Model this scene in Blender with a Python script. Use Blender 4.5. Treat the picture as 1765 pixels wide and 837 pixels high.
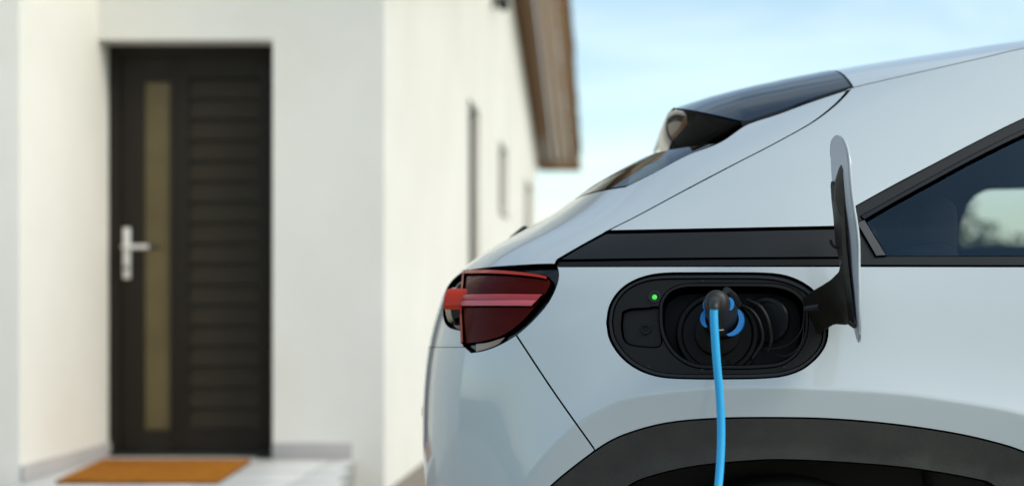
import bpy, bmesh, math, random
import numpy as np
from mathutils import Vector, Matrix
from mathutils.geometry import delaunay_2d_cdt

random.seed(7); rng = np.random.default_rng(7)
PI = math.pi
sc = bpy.context.scene
COL = sc.collection
for o in list(bpy.data.objects): bpy.data.objects.remove(o)

# ------------------------------------------------------------------ camera
CX, CY, F, ZC = 1005., 540., 2340., 1.0      # principal point and focal length in photo pixels (1765 wide)
cam_d = bpy.data.cameras.new('camera'); cam = bpy.data.objects.new('camera', cam_d); COL.objects.link(cam)
cam.location = (0, 0, ZC); cam.rotation_euler = (PI/2, 0, 0)
cam_d.sensor_width = 36; cam_d.lens = 36*F/1765
cam_d.shift_x = (882.5-CX)/1765; cam_d.shift_y = (CY-418.5)/1765
cam_d.clip_start = .05; cam_d.clip_end = 6000
cam_d.dof.use_dof = True; cam_d.dof.focus_distance = 2.55; cam_d.dof.aperture_fstop = 1.8
sc.camera = cam

# ------------------------------------------------------------------ light
SUN_EL, SUN_AZ = math.radians(42), math.radians(115)     # azimuth measured from +Y towards +X
w = bpy.data.worlds.new('World'); sc.world = w; w.use_nodes = True
nt = w.node_tree; nt.nodes.clear()
def wn(t, **k):
    n = nt.nodes.new(t)
    for a, b in k.items(): setattr(n, a, b)
    return n
sky = wn('ShaderNodeTexSky', sky_type='NISHITA', sun_disc=False)
sky.sun_elevation = SUN_EL; sky.sun_rotation = SUN_AZ
sky.air_density = 1.0; sky.dust_density = 1.2; sky.ozone_density = 1.2
tc = wn('ShaderNodeTexCoord')
mp = wn('ShaderNodeMapping'); mp.inputs['Scale'].default_value = (1.6, 1.6, 6.5); mp.inputs['Rotation'].default_value = (.12, .2, .3)
nz = wn('ShaderNodeTexNoise'); nz.inputs['Scale'].default_value = 1.7; nz.inputs['Detail'].default_value = 5; nz.inputs['Roughness'].default_value = .55; nz.inputs['Distortion'].default_value = .5
rp = wn('ShaderNodeMapRange'); rp.inputs['From Min'].default_value = .42; rp.inputs['From Max'].default_value = .8; rp.inputs['To Min'].default_value = .03; rp.inputs['To Max'].default_value = .24
mx = wn('ShaderNodeMix', data_type='RGBA'); mx.inputs['B'].default_value = (9.5, 9.9, 10.2, 1)
bg = wn('ShaderNodeBackground'); bg.inputs['Strength'].default_value = .12
wo = wn('ShaderNodeOutputWorld')
L = nt.links.new
L(tc.outputs['Generated'], mp.inputs['Vector']); L(mp.outputs['Vector'], nz.inputs['Vector']); L(nz.outputs['Fac'], rp.inputs['Value'])
L(rp.outputs['Result'], mx.inputs['Factor']); L(sky.outputs['Color'], mx.inputs['A']); tn = wn('ShaderNodeMix', data_type='RGBA', blend_type='MULTIPLY'); tn.inputs['Factor'].default_value = 1; tn.inputs['B'].default_value = (1.04, 1.05, .92, 1)   # the photograph's cyan sky
L(mx.outputs['Result'], tn.inputs['A']); L(tn.outputs['Result'], bg.inputs['Color']); L(bg.outputs['Background'], wo.inputs['Surface'])
sd = bpy.data.lights.new('sun', 'SUN'); sun = bpy.data.objects.new('sun', sd); COL.objects.link(sun)
sd.energy = 1.0; sd.angle = math.radians(20); sd.color = (1, .92, .80)
sdir = Vector((math.sin(SUN_AZ)*math.cos(SUN_EL), math.cos(SUN_AZ)*math.cos(SUN_EL), math.sin(SUN_EL)))
sun.rotation_euler = sdir.to_track_quat('Z', 'Y').to_euler(); sun.location = (6, 4, 9)
sc.view_settings.view_transform = 'Standard'; sc.view_settings.look = 'None'
sc.view_settings.gamma = 1; sc.view_settings.use_curve_mapping = False
sc.view_settings.exposure = 0.88

# ------------------------------------------------------------------ materials
MATS = {}
def mat(name, col, rough=.5, metal=0, coat=0, coat_rough=.03, bump=None, var=None, spec=.5, emit=None):
    """bump=(scale, distance[, detail]); var=(scale, second colour, amount) procedural mottling"""
    m = bpy.data.materials.new(name); m.use_nodes = True; t = m.node_tree
    p = t.nodes['Principled BSDF']
    p.inputs['Base Color'].default_value = (*col, 1); p.inputs['Roughness'].default_value = rough
    p.inputs['Metallic'].default_value = metal; p.inputs['Coat Weight'].default_value = coat
    p.inputs['Coat Roughness'].default_value = coat_rough; p.inputs['Specular IOR Level'].default_value = spec
    c = t.nodes.new('ShaderNodeTexCoord')
    if var:
        n = t.nodes.new('ShaderNodeTexNoise'); n.inputs['Scale'].default_value = var[0]; n.inputs['Detail'].default_value = 6; n.inputs['Roughness'].default_value = .6
        r = t.nodes.new('ShaderNodeMapRange'); r.inputs['From Min'].default_value = .35; r.inputs['From Max'].default_value = .7; r.inputs['To Max'].default_value = var[2]
        x = t.nodes.new('ShaderNodeMix'); x.data_type = 'RGBA'
        x.inputs['A'].default_value = (*col, 1); x.inputs['B'].default_value = (*var[1], 1)
        t.links.new(c.outputs['Object'], n.inputs['Vector']); t.links.new(n.outputs['Fac'], r.inputs['Value'])
        t.links.new(r.outputs['Result'], x.inputs['Factor']); t.links.new(x.outputs['Result'], p.inputs['Base Color'])
    if bump:
        n = t.nodes.new('ShaderNodeTexNoise'); n.inputs['Scale'].default_value = bump[0]; n.inputs['Detail'].default_value = bump[2] if len(bump) > 2 else 3
        b = t.nodes.new('ShaderNodeBump'); b.inputs['Distance'].default_value = bump[1]; b.inputs['Strength'].default_value = 1
        t.links.new(c.outputs['Object'], n.inputs['Vector']); t.links.new(n.outputs['Fac'], b.inputs['Height']); t.links.new(b.outputs['Normal'], p.inputs['Normal'])
    if emit:
        p.inputs['Emission Color'].default_value = (*emit[0], 1); p.inputs['Emission Strength'].default_value = emit[1]
    MATS[name] = m
    return m
def glass(name, tint, rough=.0, ior=1.5, refl=(.95, .97, 1)):
    m = bpy.data.materials.new(name); m.use_nodes = True; t = m.node_tree; t.nodes.clear()
    tr = t.nodes.new('ShaderNodeBsdfTransparent'); tr.inputs['Color'].default_value = (*tint, 1)
    gl = t.nodes.new('ShaderNodeBsdfGlossy'); gl.inputs['Roughness'].default_value = rough; gl.inputs['Color'].default_value = (*refl, 1)
    fr = t.nodes.new('ShaderNodeFresnel'); fr.inputs['IOR'].default_value = ior
    x = t.nodes.new('ShaderNodeMixShader'); o = t.nodes.new('ShaderNodeOutputMaterial')
    t.links.new(fr.outputs['Fac'], x.inputs['Fac']); t.links.new(tr.outputs['BSDF'], x.inputs[1]); t.links.new(gl.outputs['BSDF'], x.inputs[2]); t.links.new(x.outputs['Shader'], o.inputs['Surface'])
    MATS[name] = m
    return m
mat('paint', (.475, .53, .56), .32, 0, 1.0, .012, spec=.6, bump=(420, .00003, 1), var=(2.5, (.455, .51, .54), .6))
mat('mirror_black', (.16, .15, .14), .05, .55)
mat('satin_black', (.013, .0145, .016), .36, spec=.3)
mat('seal_black', (.006, .006, .006), .45, spec=.25)
mat('cladding', (.024, .024, .023), .55, spec=.4, bump=(900, .0006, 2), var=(9, (.040, .039, .036), .9))
mat('gloss_black', (.004, .005, .006), .03)
mat('spoiler_black', (.004, .010, .022), .03, spec=.6)  # black part; blue in the base colour stands in for reflected sky
mat('port_plastic', (.007, .007, .0065), .45, spec=.22, bump=(1200, .0002, 2))
mat('pocket_plastic', (.004, .004, .0038), .5, spec=.16)
mat('port_grey', (.009, .009, .009), .45, spec=.3)
mat('arm_plastic', (.016, .0135, .010), .40, spec=.35)
mat('lid_grey', (.50, .515, .57), .4)
mat('steel', (.78, .77, .74), .45, .6)
mat('chrome', (.8, .8, .8), .08, 1)
mat('blue_rubber', (.015, .37, .74), .42, bump=(300, .0002, 2))
mat('blue_shell', (.012, .25, .72), .32)
mat('plug_black', (.012, .012, .012), .48, bump=(1500, .0002, 2))
mat('led', (.05, .5, .05), .3, emit=((.10, 1, .06), .25))
mat('lens_dark', (.065, .004, .0025), .10, spec=.045)
mat('lens_red', (.42, .028, .009), .15, spec=.3)
mat('lens_pink', (.60, .10, .125), .2, spec=.4)
mat('lens_bar', (.42, .035, .045), .2, spec=.4)
mat('lens_amber', (.20, .10, .05), .10, 0, .8, .02)
mat('lamp_silver', (.55, .48, .38), .18, .8)
mat('interior', (.013, .012, .011), .7)
mat('seat_cloth', (.045, .043, .040), .85, bump=(400, .001, 2))
mat('tyre', (.018, .018, .018), .75, bump=(200, .001, 2))
mat('rim', (.20, .20, .21), .3, .9)
glass('car_glass', (.74, .77, .77), ior=1.55, refl=(.42, .68, .95))
glass('rear_glass', (.06, .07, .07), ior=2.1)
mat('stucco', (.83, .815, .765), .92, bump=(220, .004, 6), var=(.8, (.72, .705, .65), .7))
mat('skirting', (.42, .40, .40), .6, var=(3, (.36, .34, .34), .7))
mat('porch_tile', (.62, .63, .62), .45, bump=(90, .001, 4), var=(4, (.52, .53, .52), .7))
mat('grout', (.30, .30, .28), .9)
mat('door_dark', (.015, .012, .008), .6, spec=.2)
mat('door_slat', (.026, .021, .013), .6, spec=.2, bump=(60, .0006, 3))
mat('door_glass', (.088, .066, .026), .2, spec=.35, var=(2.2, (.125, .096, .042), .8))  # paler mottling paints uneven reflections into the glass colour
mat('mat_coir', (.52, .20, .025), .95, spec=.1, bump=(260, .014, 4), var=(16, (.34, .12, .014), .9))
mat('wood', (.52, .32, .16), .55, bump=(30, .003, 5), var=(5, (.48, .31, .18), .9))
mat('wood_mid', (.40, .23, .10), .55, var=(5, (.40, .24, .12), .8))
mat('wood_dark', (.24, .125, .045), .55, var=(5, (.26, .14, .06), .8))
mat('terracotta', (.30, .135, .075), .8, var=(6, (.20, .10, .06), .8))
mat('window_frame', (.06, .055, .05), .5)
mat('window_glass', (.010, .011, .012), .03, spec=.8)
mat('shutter_grey', (.30, .30, .27), .6)
mat('trim_grey', (.05, .053, .058), .4)
mat('black_metal', (.015, .015, .015), .45)
mat('gravel', (.27, .235, .195), .95, bump=(45, .02, 6), var=(30, (.17, .145, .12), .9))
mat('concrete', (.36, .34, .305), .9, bump=(120, .004, 5), var=(1.5, (.29, .275, .25), .8))
mat('grass', (.06, .10, .025), .95, bump=(20, .03, 5), var=(2, (.10, .13, .035), .8))
mat('bark', (.07, .05, .035), .9, bump=(20, .01, 4))
def leafmat(name, a, b):
    m = mat(name, a, .6, var=(1.2, b, 1.0))
    return m
leafmat('leaves', (.045, .085, .020), (.095, .125, .03)); leafmat('leaves_ochre', (.22, .14, .04), (.10, .12, .03))

# ------------------------------------------------------------------ object helpers
def props(o, label=None, cat=None, group=None, kind=None):
    if label: o['label'] = label
    if cat: o['category'] = cat
    if group: o['group'] = group
    if kind: o['kind'] = kind
    return o
def thing(name, loc, label, cat, group=None):
    o = bpy.data.objects.new(name, None); COL.objects.link(o); o.location = loc; o.empty_display_size = .1
    return props(o, label, cat, group)
def origin(o):
    v = Vector((0, 0, 0))
    while o is not None: v = v + o.location; o = o.parent
    return v
def mk(name, verts, faces, m, parent=None, smooth=True, normals=None, auto=None):
    """one mesh object; verts in world space"""
    v = np.asarray(verts, float)
    if parent is not None: v = v - np.array(origin(parent))
    me = bpy.data.meshes.new(name); me.from_pydata(v.tolist(), [], [list(map(int, f)) for f in faces])
    me.materials.append(MATS[m] if isinstance(m, str) else m)
    me.polygons.foreach_set('use_smooth', [smooth]*len(me.polygons)); me.update()
    if normals is not None: me.normals_split_custom_set_from_vertices(np.asarray(normals, float).tolist())
    elif auto is not None: me.set_sharp_from_angle(angle=math.radians(auto))
    o = bpy.data.objects.new(name, me); COL.objects.link(o)
    if parent is not None: o.parent = parent
    return o
def from_bm(name, bm, m, parent=None, auto=35, world=True):
    if parent is not None and world: bmesh.ops.translate(bm, verts=bm.verts, vec=-origin(parent))
    me = bpy.data.meshes.new(name); bm.to_mesh(me); bm.free()
    me.materials.append(MATS[m]); me.polygons.foreach_set('use_smooth', [True]*len(me.polygons)); me.set_sharp_from_angle(angle=math.radians(auto))
    o = bpy.data.objects.new(name, me); COL.objects.link(o)
    if parent is not None: o.parent = parent
    return o
def bm_box(bm, lo, hi, bev=0, rot=None, seg=2):
    r = bmesh.ops.create_cube(bm, size=1); vs = r['verts']
    lo = Vector(lo); hi = Vector(hi); c = (lo+hi)/2; d = hi-lo
    for v in vs:
        p = Vector((v.co.x*d.x, v.co.y*d.y, v.co.z*d.z))
        if rot is not None: p = rot @ p
        v.co = p+c
    if bev:
        es = list({e for v in vs for e in v.link_edges})
        bmesh.ops.bevel(bm, geom=es, offset=bev, segments=seg, affect='EDGES', profile=.5)
def box(name, lo, hi, m, parent=None, bev=.004, rot=None):
    bm = bmesh.new(); bm_box(bm, lo, hi, bev, rot); return from_bm(name, bm, m, parent)
def prism(name, poly, axis, a, b, m, parent=None, bev=.0, auto=35):
    """extrude a closed 2-D polygon along axis ('x': poly is (y,z); 'y': (x,z); 'z': (x,y))"""
    bm = bmesh.new()
    def P(p, t): return {'x': (t, p[0], p[1]), 'y': (p[0], t, p[1]), 'z': (p[0], p[1], t)}[axis]
    v0 = [bm.verts.new(P(p, a)) for p in poly]; v1 = [bm.verts.new(P(p, b)) for p in poly]; n = len(poly)
    bm.faces.new(v0); bm.faces.new(v1[::-1])
    for i in range(n): bm.faces.new((v0[i], v1[i], v1[(i+1) % n], v0[(i+1) % n]))
    bmesh.ops.recalc_face_normals(bm, faces=bm.faces)
    if bev: bmesh.ops.bevel(bm, geom=[e for e in bm.edges if e.calc_face_angle(0) > .5], offset=bev, segments=2, affect='EDGES', profile=.5)
    return from_bm(name, bm, m, parent, auto)
def frame_of(d):
    d = Vector(d).normalized(); a = Vector((0, 0, 1)) if abs(d.z) < .9 else Vector((1, 0, 0))
    x = d.cross(a).normalized(); return x, d.cross(x), d
def tube(name, pts, r, m, parent=None, n=12, smooth_path=True, caps=True):
    pts = [Vector(p) for p in pts]
    rs = r if isinstance(r, (list, tuple)) else [r]*len(pts)
    if smooth_path and len(pts) > 2:
        q, qr = [], []
        P = [pts[0]*2-pts[1]]+pts+[pts[-1]*2-pts[-2]]
        for i in range(1, len(P)-2):
            for k in range(8):
                t = k/8; p0, p1, p2, p3 = P[i-1:i+3]
                q.append(.5*((2*p1)+(p2-p0)*t+(2*p0-5*p1+4*p2-p3)*t*t+(3*p1-p0-3*p2+p3)*t**3)); qr.append(rs[i-1]*(1-t)+rs[i]*t)
        q.append(pts[-1]); qr.append(rs[-1]); pts, rs = q, qr
    V, Fc = [], []; up = None
    for i, p in enumerate(pts):
        d = (pts[min(i+1, len(pts)-1)]-pts[max(i-1, 0)]).normalized()
        if up is None: up, _, _ = frame_of(d)
        x = (up-d*up.dot(d)).normalized(); y = d.cross(x); up = x
        for k in range(n):
            a = 2*PI*k/n; V.append(p+rs[i]*(math.cos(a)*x+math.sin(a)*y))
        if i:
            for k in range(n): Fc.append(((i-1)*n+k, (i-1)*n+(k+1) % n, i*n+(k+1) % n, i*n+k))
    if caps:
        Fc.append(list(range(n))[::-1]); Fc.append(list(range((len(pts)-1)*n, len(pts)*n)))
    return mk(name, V, Fc, m, parent, auto=50)
def lathe(name, c, axis, prof, m, parent=None, n=40, auto=35):
    """prof: list of (distance along axis, radius)"""
    x, y, d = frame_of(axis); c = Vector(c); V, Fc = [], []
    for t, r in prof:
        for k in range(n):
            a = 2*PI*k/n; V.append(c+d*t+r*(math.cos(a)*x+math.sin(a)*y))
    for i in range(len(prof)-1):
        for k in range(n): Fc.append((i*n+k, i*n+(k+1) % n, (i+1)*n+(k+1) % n, (i+1)*n+k))
    Fc.append(list(range(n))[::-1]); Fc.append(list(range((len(prof)-1)*n, len(prof)*n)))
    bm = bmesh.new(); me = bpy.data.meshes.new('t'); me.from_pydata([list(v) for v in V], [], Fc); bm.from_mesh(me); bpy.data.meshes.remove(me)
    bmesh.ops.recalc_face_normals(bm, faces=bm.faces)
    return from_bm(name, bm, m, parent, auto)
def pxw(px, py, Y): return Vector(((px-CX)/F*Y, Y, ZC-(py-CY)/F*Y))     # a traced photo point at its own distance Y

# ------------------------------------------------------------------ ground
def sheet(name, x0, x1, y0, y1, z, m, n=1):
    xs = np.linspace(x0, x1, n+1); ys = np.linspace(y0, y1, n+1)
    V = [(x, y, z) for y in ys for x in xs]
    Fc = [(j*(n+1)+i, j*(n+1)+i+1, (j+1)*(n+1)+i+1, (j+1)*(n+1)+i) for j in range(n) for i in range(n)]
    o = mk(name, V, Fc, m, smooth=False); o['kind'] = 'structure'; return o
sheet('ground', -2500, 2500, -2500, 2500, -.006, 'grass')
sheet('driveway', -9, 5.2, -14, 30, 0, 'concrete')

# ------------------------------------------------------------------ house
WX, WY, WD = -1.026, 7.0, .0235                      # house corner and the drift of its side wall
def wallx(y): return WX+WD*(y-WY)
YEND = 20.6
house = thing('house', (-3.5, 10, 0), 'white rendered house with brown wooden eave and dark front door', 'house')
DX0, DX1, FZ, DZ = -2.50, -1.60, .25, 2.41           # door opening
prism('front_wall', [(DX1, -.1), (WX-.2502, -.1), (WX-.2502, 3.4), (DX0, 3.4), (DX0, DZ), (DX1, DZ)], 'y', WY, WY+.22, 'stucco', house)
prism('porch_side_wall', [(-9, 6.03), (DX0, 6.03), (DX0, 7.40), (-9, 7.40)], 'z', -.1, 3.5, 'stucco', house, bev=.012)
# side wall with its three openings
wins = [(11.05, 11.95, .55, 2.76, 'window_frame'), (13.95, 15.05, 2.08, 2.79, 'shutter_grey'), (18.0, 19.5, 1.2, 2.80, 'shutter_grey')]
def side_wall():
    ys = sorted({WY+.0, YEND, *[v for q in wins for v in q[:2]]}); RID = 14.1
    outer = [(WY, -.1), (YEND, -.1), (YEND, 3.40), (RID, 5.05), (WY, 3.4)]
    V, E = [], []
    def ring(r):
        n0 = len(V)
        for p in r: V.append(Vector(p))
        E.extend([(n0+i, n0+(i+1) % len(r)) for i in range(len(r))])
    ring(outer); holes = []
    for a, b, c, d, _ in wins: ring([(a, c), (b, c), (b, d), (a, d)])
    v, e, f, *_ = delaunay_2d_cdt(V, E, [], 0, 1e-6)
    ok = []
    for t in f:
        c = sum((v[i] for i in t), Vector((0, 0)))/len(t)
        if any(a < c.x < b and cc < c.y < d for a, b, cc, d, _ in wins): continue
        x = c.x; top = 3.40+(5.05-3.40)*(1-abs(x-RID)/(YEND-RID)) if x > RID else 3.4+(5.05-3.4)*(x-WY-.221)/(RID-WY-.221)
        if c.y > top+1e-3: continue
        ok.append(t)
    bm = bmesh.new(); bv = [bm.verts.new((wallx(p.x), p.x, p.y)) for p in v]; fs = [bm.faces.new([bv[i] for i in t]) for t in ok]
    r = bmesh.ops.extrude_face_region(bm, geom=fs); bmesh.ops.translate(bm, verts=[g for g in r['geom'] if isinstance(g, bmesh.types.BMVert)], vec=(-.25, 0, 0))
    bmesh.ops.recalc_face_normals(bm, faces=bm.faces)
    from_bm('side_wall', bm, 'stucco', house, 30)
side_wall()
for a, b, c, d, fm in wins:
    f = 0.07; xa = wallx(a)-.025
    bm = bmesh.new()
    for q in (((xa-.05, a, c), (xa, a+f, d)), ((xa-.05, b-f, c), (xa, b, d)), ((xa-.05, a+f, c), (xa, b-f, c+f)), ((xa-.05, a+f, d-f), (xa, b-f, d))): bm_box(bm, *q, .004)
    wf = from_bm('window', bm, fm, house)
    box('pane', (xa-.035, a+f, c+f), (xa-.02, b-f, d-f), 'window_glass', wf, 0)
    box('sill', (xa-.06, a-.03, c-.04), (wallx(a)+.035, b+.03, c-.001), 'skirting', wf, .004)
# back and left walls
box('rear_wall', (-9, YEND-.25, -.1), (wallx(YEND)-.251, YEND, 3.4), 'stucco', house)
box('left_wall', (-9, 7.401, -.1), (-8.75, YEND-.251, 3.4), 'stucco', house)
# pitched roof: slab with ridge, rake soffit of separate boards, verge tiles
SL = .245; YR, YE0, YE1 = 14.1, 6.72, 21.75
def rakez(y): return 5.20-SL*abs(y-YR)
prism('roof_slab', [(YE0, rakez(YE0)+.02), (YR, rakez(YR)+.02), (YE1, rakez(YE1)+.02), (YE1, rakez(YE1)+.14), (YR, rakez(YR)+.14), (YE0, rakez(YE0)+.14)], 'x', -9.6, -.60, 'terracotta', house)
nb = 5; OV = .60
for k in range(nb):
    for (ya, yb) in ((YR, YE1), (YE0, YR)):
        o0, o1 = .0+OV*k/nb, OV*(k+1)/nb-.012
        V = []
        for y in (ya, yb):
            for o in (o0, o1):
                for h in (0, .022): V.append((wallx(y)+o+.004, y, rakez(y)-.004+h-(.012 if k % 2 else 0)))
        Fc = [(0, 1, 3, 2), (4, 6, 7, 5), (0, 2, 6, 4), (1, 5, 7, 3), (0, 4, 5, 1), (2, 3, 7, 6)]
        mk('soffit_board', V, Fc, ('wood_dark', 'wood_dark', 'wood', 'wood', 'wood_mid')[k], house, smooth=False)  # light and shade across the soffit put into the board colours
for (ya, yb) in ((YR, YE1), (YE0, YR)):
    V = []
    for y in (ya, yb):
        for o in (OV, OV+.028):
            for h in (-.03, .13): V.append((wallx(y)+o, y, rakez(y)+h))
    mk('barge_board', V, [(0, 1, 3, 2), (4, 6, 7, 5), (0, 2, 6, 4), (1, 5, 7, 3), (0, 4, 5, 1), (2, 3, 7, 6)], 'wood_dark', house, smooth=False)
# eave end trim closing the rake at the far corner
box('eave_board', (wallx(YE1)-.02, YE1+.004, rakez(YE1)-.05), (wallx(YE1)+OV+.05, YE1+.03, rakez(YE1)+.13), 'wood', house)
tube('gutter', [(-9.4, YE1+.10, rakez(YE1)+.06), (wallx(YE1)+OV+.05, YE1+.10, rakez(YE1)+.06)], .06, 'wood_dark', house, 14, False)
# verge tiles (shared mesh)
def tile_mesh():
    V, Fc = [], []
    for j, (y, r) in enumerate(((0, .085), (.40, .105))):
        for k in range(9):
            a = PI*k/8; V.append((r*math.cos(a), y, r*math.sin(a)*.8)); 
        for k in range(9):
            a = PI*k/8; V.append(((r-.015)*math.cos(a), y, (r-.015)*math.sin(a)*.8))
    for k in range(8):
        Fc += [(k, k+1, 18+k+1, 18+k), (9+k, 27+k, 27+k+1, 9+k+1), (k, 9+k, 9+k+1, k+1), (18+k, 18+k+1, 27+k+1, 27+k)]
    me = bpy.data.meshes.new('roof_tile'); me.from_pydata(V, [], Fc); me.materials.append(MATS['terracotta']); me.polygons.foreach_set('use_smooth', [True]*len(me.polygons)); me.set_sharp_from_angle(angle=.6); return me
tm = tile_mesh(); hl = origin(house)
y = YR
while y < YE1-.1:
    o = bpy.data.objects.new('roof_tile', tm); COL.objects.link(o); o.parent = house
    o.location = Vector((wallx(y)+OV-.03+random.uniform(-.008, .008), y, rakez(y)+.145))-hl; o.rotation_euler = (-math.atan(SL)+.05, 0, random.uniform(-.02, .02)); y += .33
# skirting
box('skirting', (DX1+.0, WY-.014, FZ+.001), (-1.19, WY-.001, FZ+.085), 'skirting', house, .002)
box('skirting', (DX0+.001, 6.03, FZ+.001), (DX0+.014, 7.17, FZ+.075), 'skirting', house, .002)
# front door
D0 = 7.15
door = bpy.data.objects.new('front_door', None); COL.objects.link(door); door.parent = house; door.location = Vector((-2.05, D0, FZ))-hl
door['label'] = 'dark brown front door with horizontal slats and a narrow frosted glass strip'
def dx(px): return (px-CX)/F*D0
def dz(py): return ZC-(py-CY)/F*D0
xl, xr_ = DX0+.001, -1.585
bm = bmesh.new()
fw = .055
bm_box(bm, (xl, D0-.0, FZ), (xl+fw, D0+.06, DZ), .003); bm_box(bm, (xr_-fw, D0, FZ), (xr_, D0+.06, DZ), .003); bm_box(bm, (xl+fw, D0, DZ-fw), (xr_-fw, D0+.06, DZ-.0), .003)
from_bm('door_frame', bm, 'door_dark', door)
zb, zt = FZ+.02, DZ-fw-.004
gx0, gx1, gz0, gz1 = dx(247), dx(292), dz(740), dz(140)
px0, px1, pz0, pz1 = dx(324), dx(446), dz(738), dz(134)
bm = bmesh.new(); yb, yf = D0+.045, D0+.012
bm_box(bm, (xl+fw+.003, yf, zb), (gx0, yb, zt), .002); bm_box(bm, (gx1, yf, zb), (px0, yb, zt), .002); bm_box(bm, (px1, yf, zb), (xr_-fw-.003, yb, zt), .002)
for (a, b, c, d) in ((gx0, gx1, zb, gz0), (gx0, gx1, gz1, zt), (px0, px1, zb, pz0), (px0, px1, pz1, zt)): bm_box(bm, (a, yf, c), (b, yb, d), .0)
from_bm('door_leaf', bm, 'door_dark', door)
box('glass_strip', (gx0, D0+.026, gz0), (gx1, D0+.034, gz1), 'door_glass', door, 0)
ns = 17; sh = (pz1-pz0)/ns
V = [(px0, 0), (px1, 0)]
for k in range(ns):
    za = pz0+k*sh; ya, yc_ = D0+.020, D0+.036
    Vv = [(px0, ya, za+.004), (px1, ya, za+.004), (px1, yc_, za+sh-.002), (px0, yc_, za+sh-.002), (px0, yb, za), (px1, yb, za), (px1, yb, za+sh-.002), (px0, yb, za+sh-.002)]
    mk('slat', Vv, [(0, 1, 2, 3), (4, 7, 6, 5), (0, 4, 5, 1), (3, 2, 6, 7), (0, 3, 7, 4), (1, 5, 6, 2)], 'door_slat', door, smooth=False)
box('threshold', (xl, D0-.03, FZ+.001), (xr_, D0+.05, FZ+.019), 'black_metal', door, .004)
hp = box('handle_plate', (dx(211.5), D0+.002, dz(480)), (dx(224), D0+.011, dz(392)), 'steel', door, .004)
tube('lever', [(dx(217), D0+.006, dz(426)), (dx(217), D0-.035, dz(426)), (dx(221), D0-.05, dz(426)), (dx(240), D0-.052, dz(426)), (dx(262), D0-.05, dz(426))], .0125, 'steel', hp, 12)
tube('lever_end', [(dx(262), D0-.05, dz(426)), (dx(276), D0-.048, dz(426))], .011, 'black_metal', hp, 10, False)
lathe('lock_cylinder', (dx(217), D0+.004, dz(462)), (0, -1, 0), [(0, .009), (.012, .009), (.014, .006)], 'black_metal', hp, 16)
# porch floor with separate tiles
porch = prism('porch_floor', [(-2.499, 5.72), (-1.00, 5.72), (-1.175, 6.999), (-1.6, 6.999), (-1.6, 7.149), (-2.499, 7.149)], 'z', -.05, FZ-.010, 'grout'); porch['kind'] = 'structure'
yy = 5.72
def xmax(y): return -1.00-.175*(y-5.72)/1.28
while yy < 7.13:
    y1 = min(yy+.40, 7.145); xx = -2.497
    while xx < -1.05:
        x1 = xx+.40; lim = xmax(y1)-.004 if y1 < 7.0 else (-1.605 if y1 > 7.0 and yy > 6.99 else xmax(6.9)-.004)
        ye = y1
        if y1 > 6.996 and x1 > -1.61: ye = min(y1, 6.996)
        xe = min(x1, lim if lim > xx else xx)
        if xe-xx > .04 and ye-yy > .03: box('tile', (xx, yy, FZ-.009), (xe-.004, ye-.004, FZ+.0), 'porch_tile', porch, .0015)
        xx = x1
    yy = y1+.0001
# gravel strip at the foot of the wall, slightly raised
gs = prism('gravel_strip', [(-1.02, 6.6), (-.42, 6.6), (-.10, 20.6), (wallx(20.6)+.002, 20.6), (WX+.002, 7.0)], 'z', -.02, .08, 'gravel'); gs['kind'] = 'structure'
# door mat
MZ = FZ+.003
mat_o = thing('door_mat', (-2.02, 6.45, MZ), 'orange brown coir door mat in front of the dark front door', 'door mat')
mc = [pxw(96, 823, 5.98), pxw(374, 829, 5.98), pxw(432, 790, 6.86), pxw(176, 787, 6.86)]
prism('pile', [(p.x, p.y) for p in mc], 'z', MZ, MZ+.016, 'mat_coir', mat_o, .004)
prism('backing', [(p.x*.985-.03, p.y) if False else (p.x, p.y) for p in [mc[0]+Vector((-.006, -.006, 0)), mc[1]+Vector((.006, -.006, 0)), mc[2]+Vector((.006, .006, 0)), mc[3]+Vector((-.006, .006, 0))]], 'z', MZ-.0025, MZ-.0002, 'black_metal', mat_o)
# lamp bracket on the side wall
lb = thing('wall_lamp', (wallx(13.2), 13.2, 4.03), 'small black lamp on a bracket high on the house side wall', 'wall lamp')
by = 13.2; bx_ = wallx(by)
box('mounting_plate', (bx_+.001, by-.07, 3.97), (bx_+.025, by+.07, 4.11), 'black_metal', lb, .004)
tube('arm', [(bx_+.02, by, 4.06), (bx_+.13, by, 4.08), (bx_+.17, by, 4.16), (bx_+.21, by, 4.22)], .018, 'black_metal', lb, 10)
lathe('lamp_head', (bx_+.08, by-.02, 4.02), (.25, -.6, -.35), [(-.06, .03), (0, .045), (.10, .06), (.11, .055)], 'black_metal', lb, 20)

# ================================================================== the car
# Body surface: every horizontal section is a superellipse end (rear) running into a straight side.
def spl(xs, ys):
    xs = np.array(xs, float); ys = np.array(ys, float); n = len(xs); h = np.diff(xs)
    A = np.zeros((n, n)); r = np.zeros(n); A[0, 0] = A[-1, -1] = 1
    for i in range(1, n-1):
        A[i, i-1] = h[i-1]; A[i, i] = 2*(h[i-1]+h[i]); A[i, i+1] = h[i]; r[i] = 6*((ys[i+1]-ys[i])/h[i]-(ys[i]-ys[i-1])/h[i-1])
    M = np.linalg.solve(A, r)
    def f(x):
        x = np.asarray(x, float); i = np.clip(np.searchsorted(xs, x)-1, 0, n-2); d = x-xs[i]; e = xs[i+1]-x; hh = h[i]
        return (M[i]*e**3+M[i+1]*d**3)/(6*hh)+(ys[i]/hh-M[i]*hh/6)*e+(ys[i+1]/hh-M[i+1]*hh/6)*d
    return f
YC, AA, NN = 3.5, .85, 3.5
XF, AF = 2.9, .85
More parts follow.
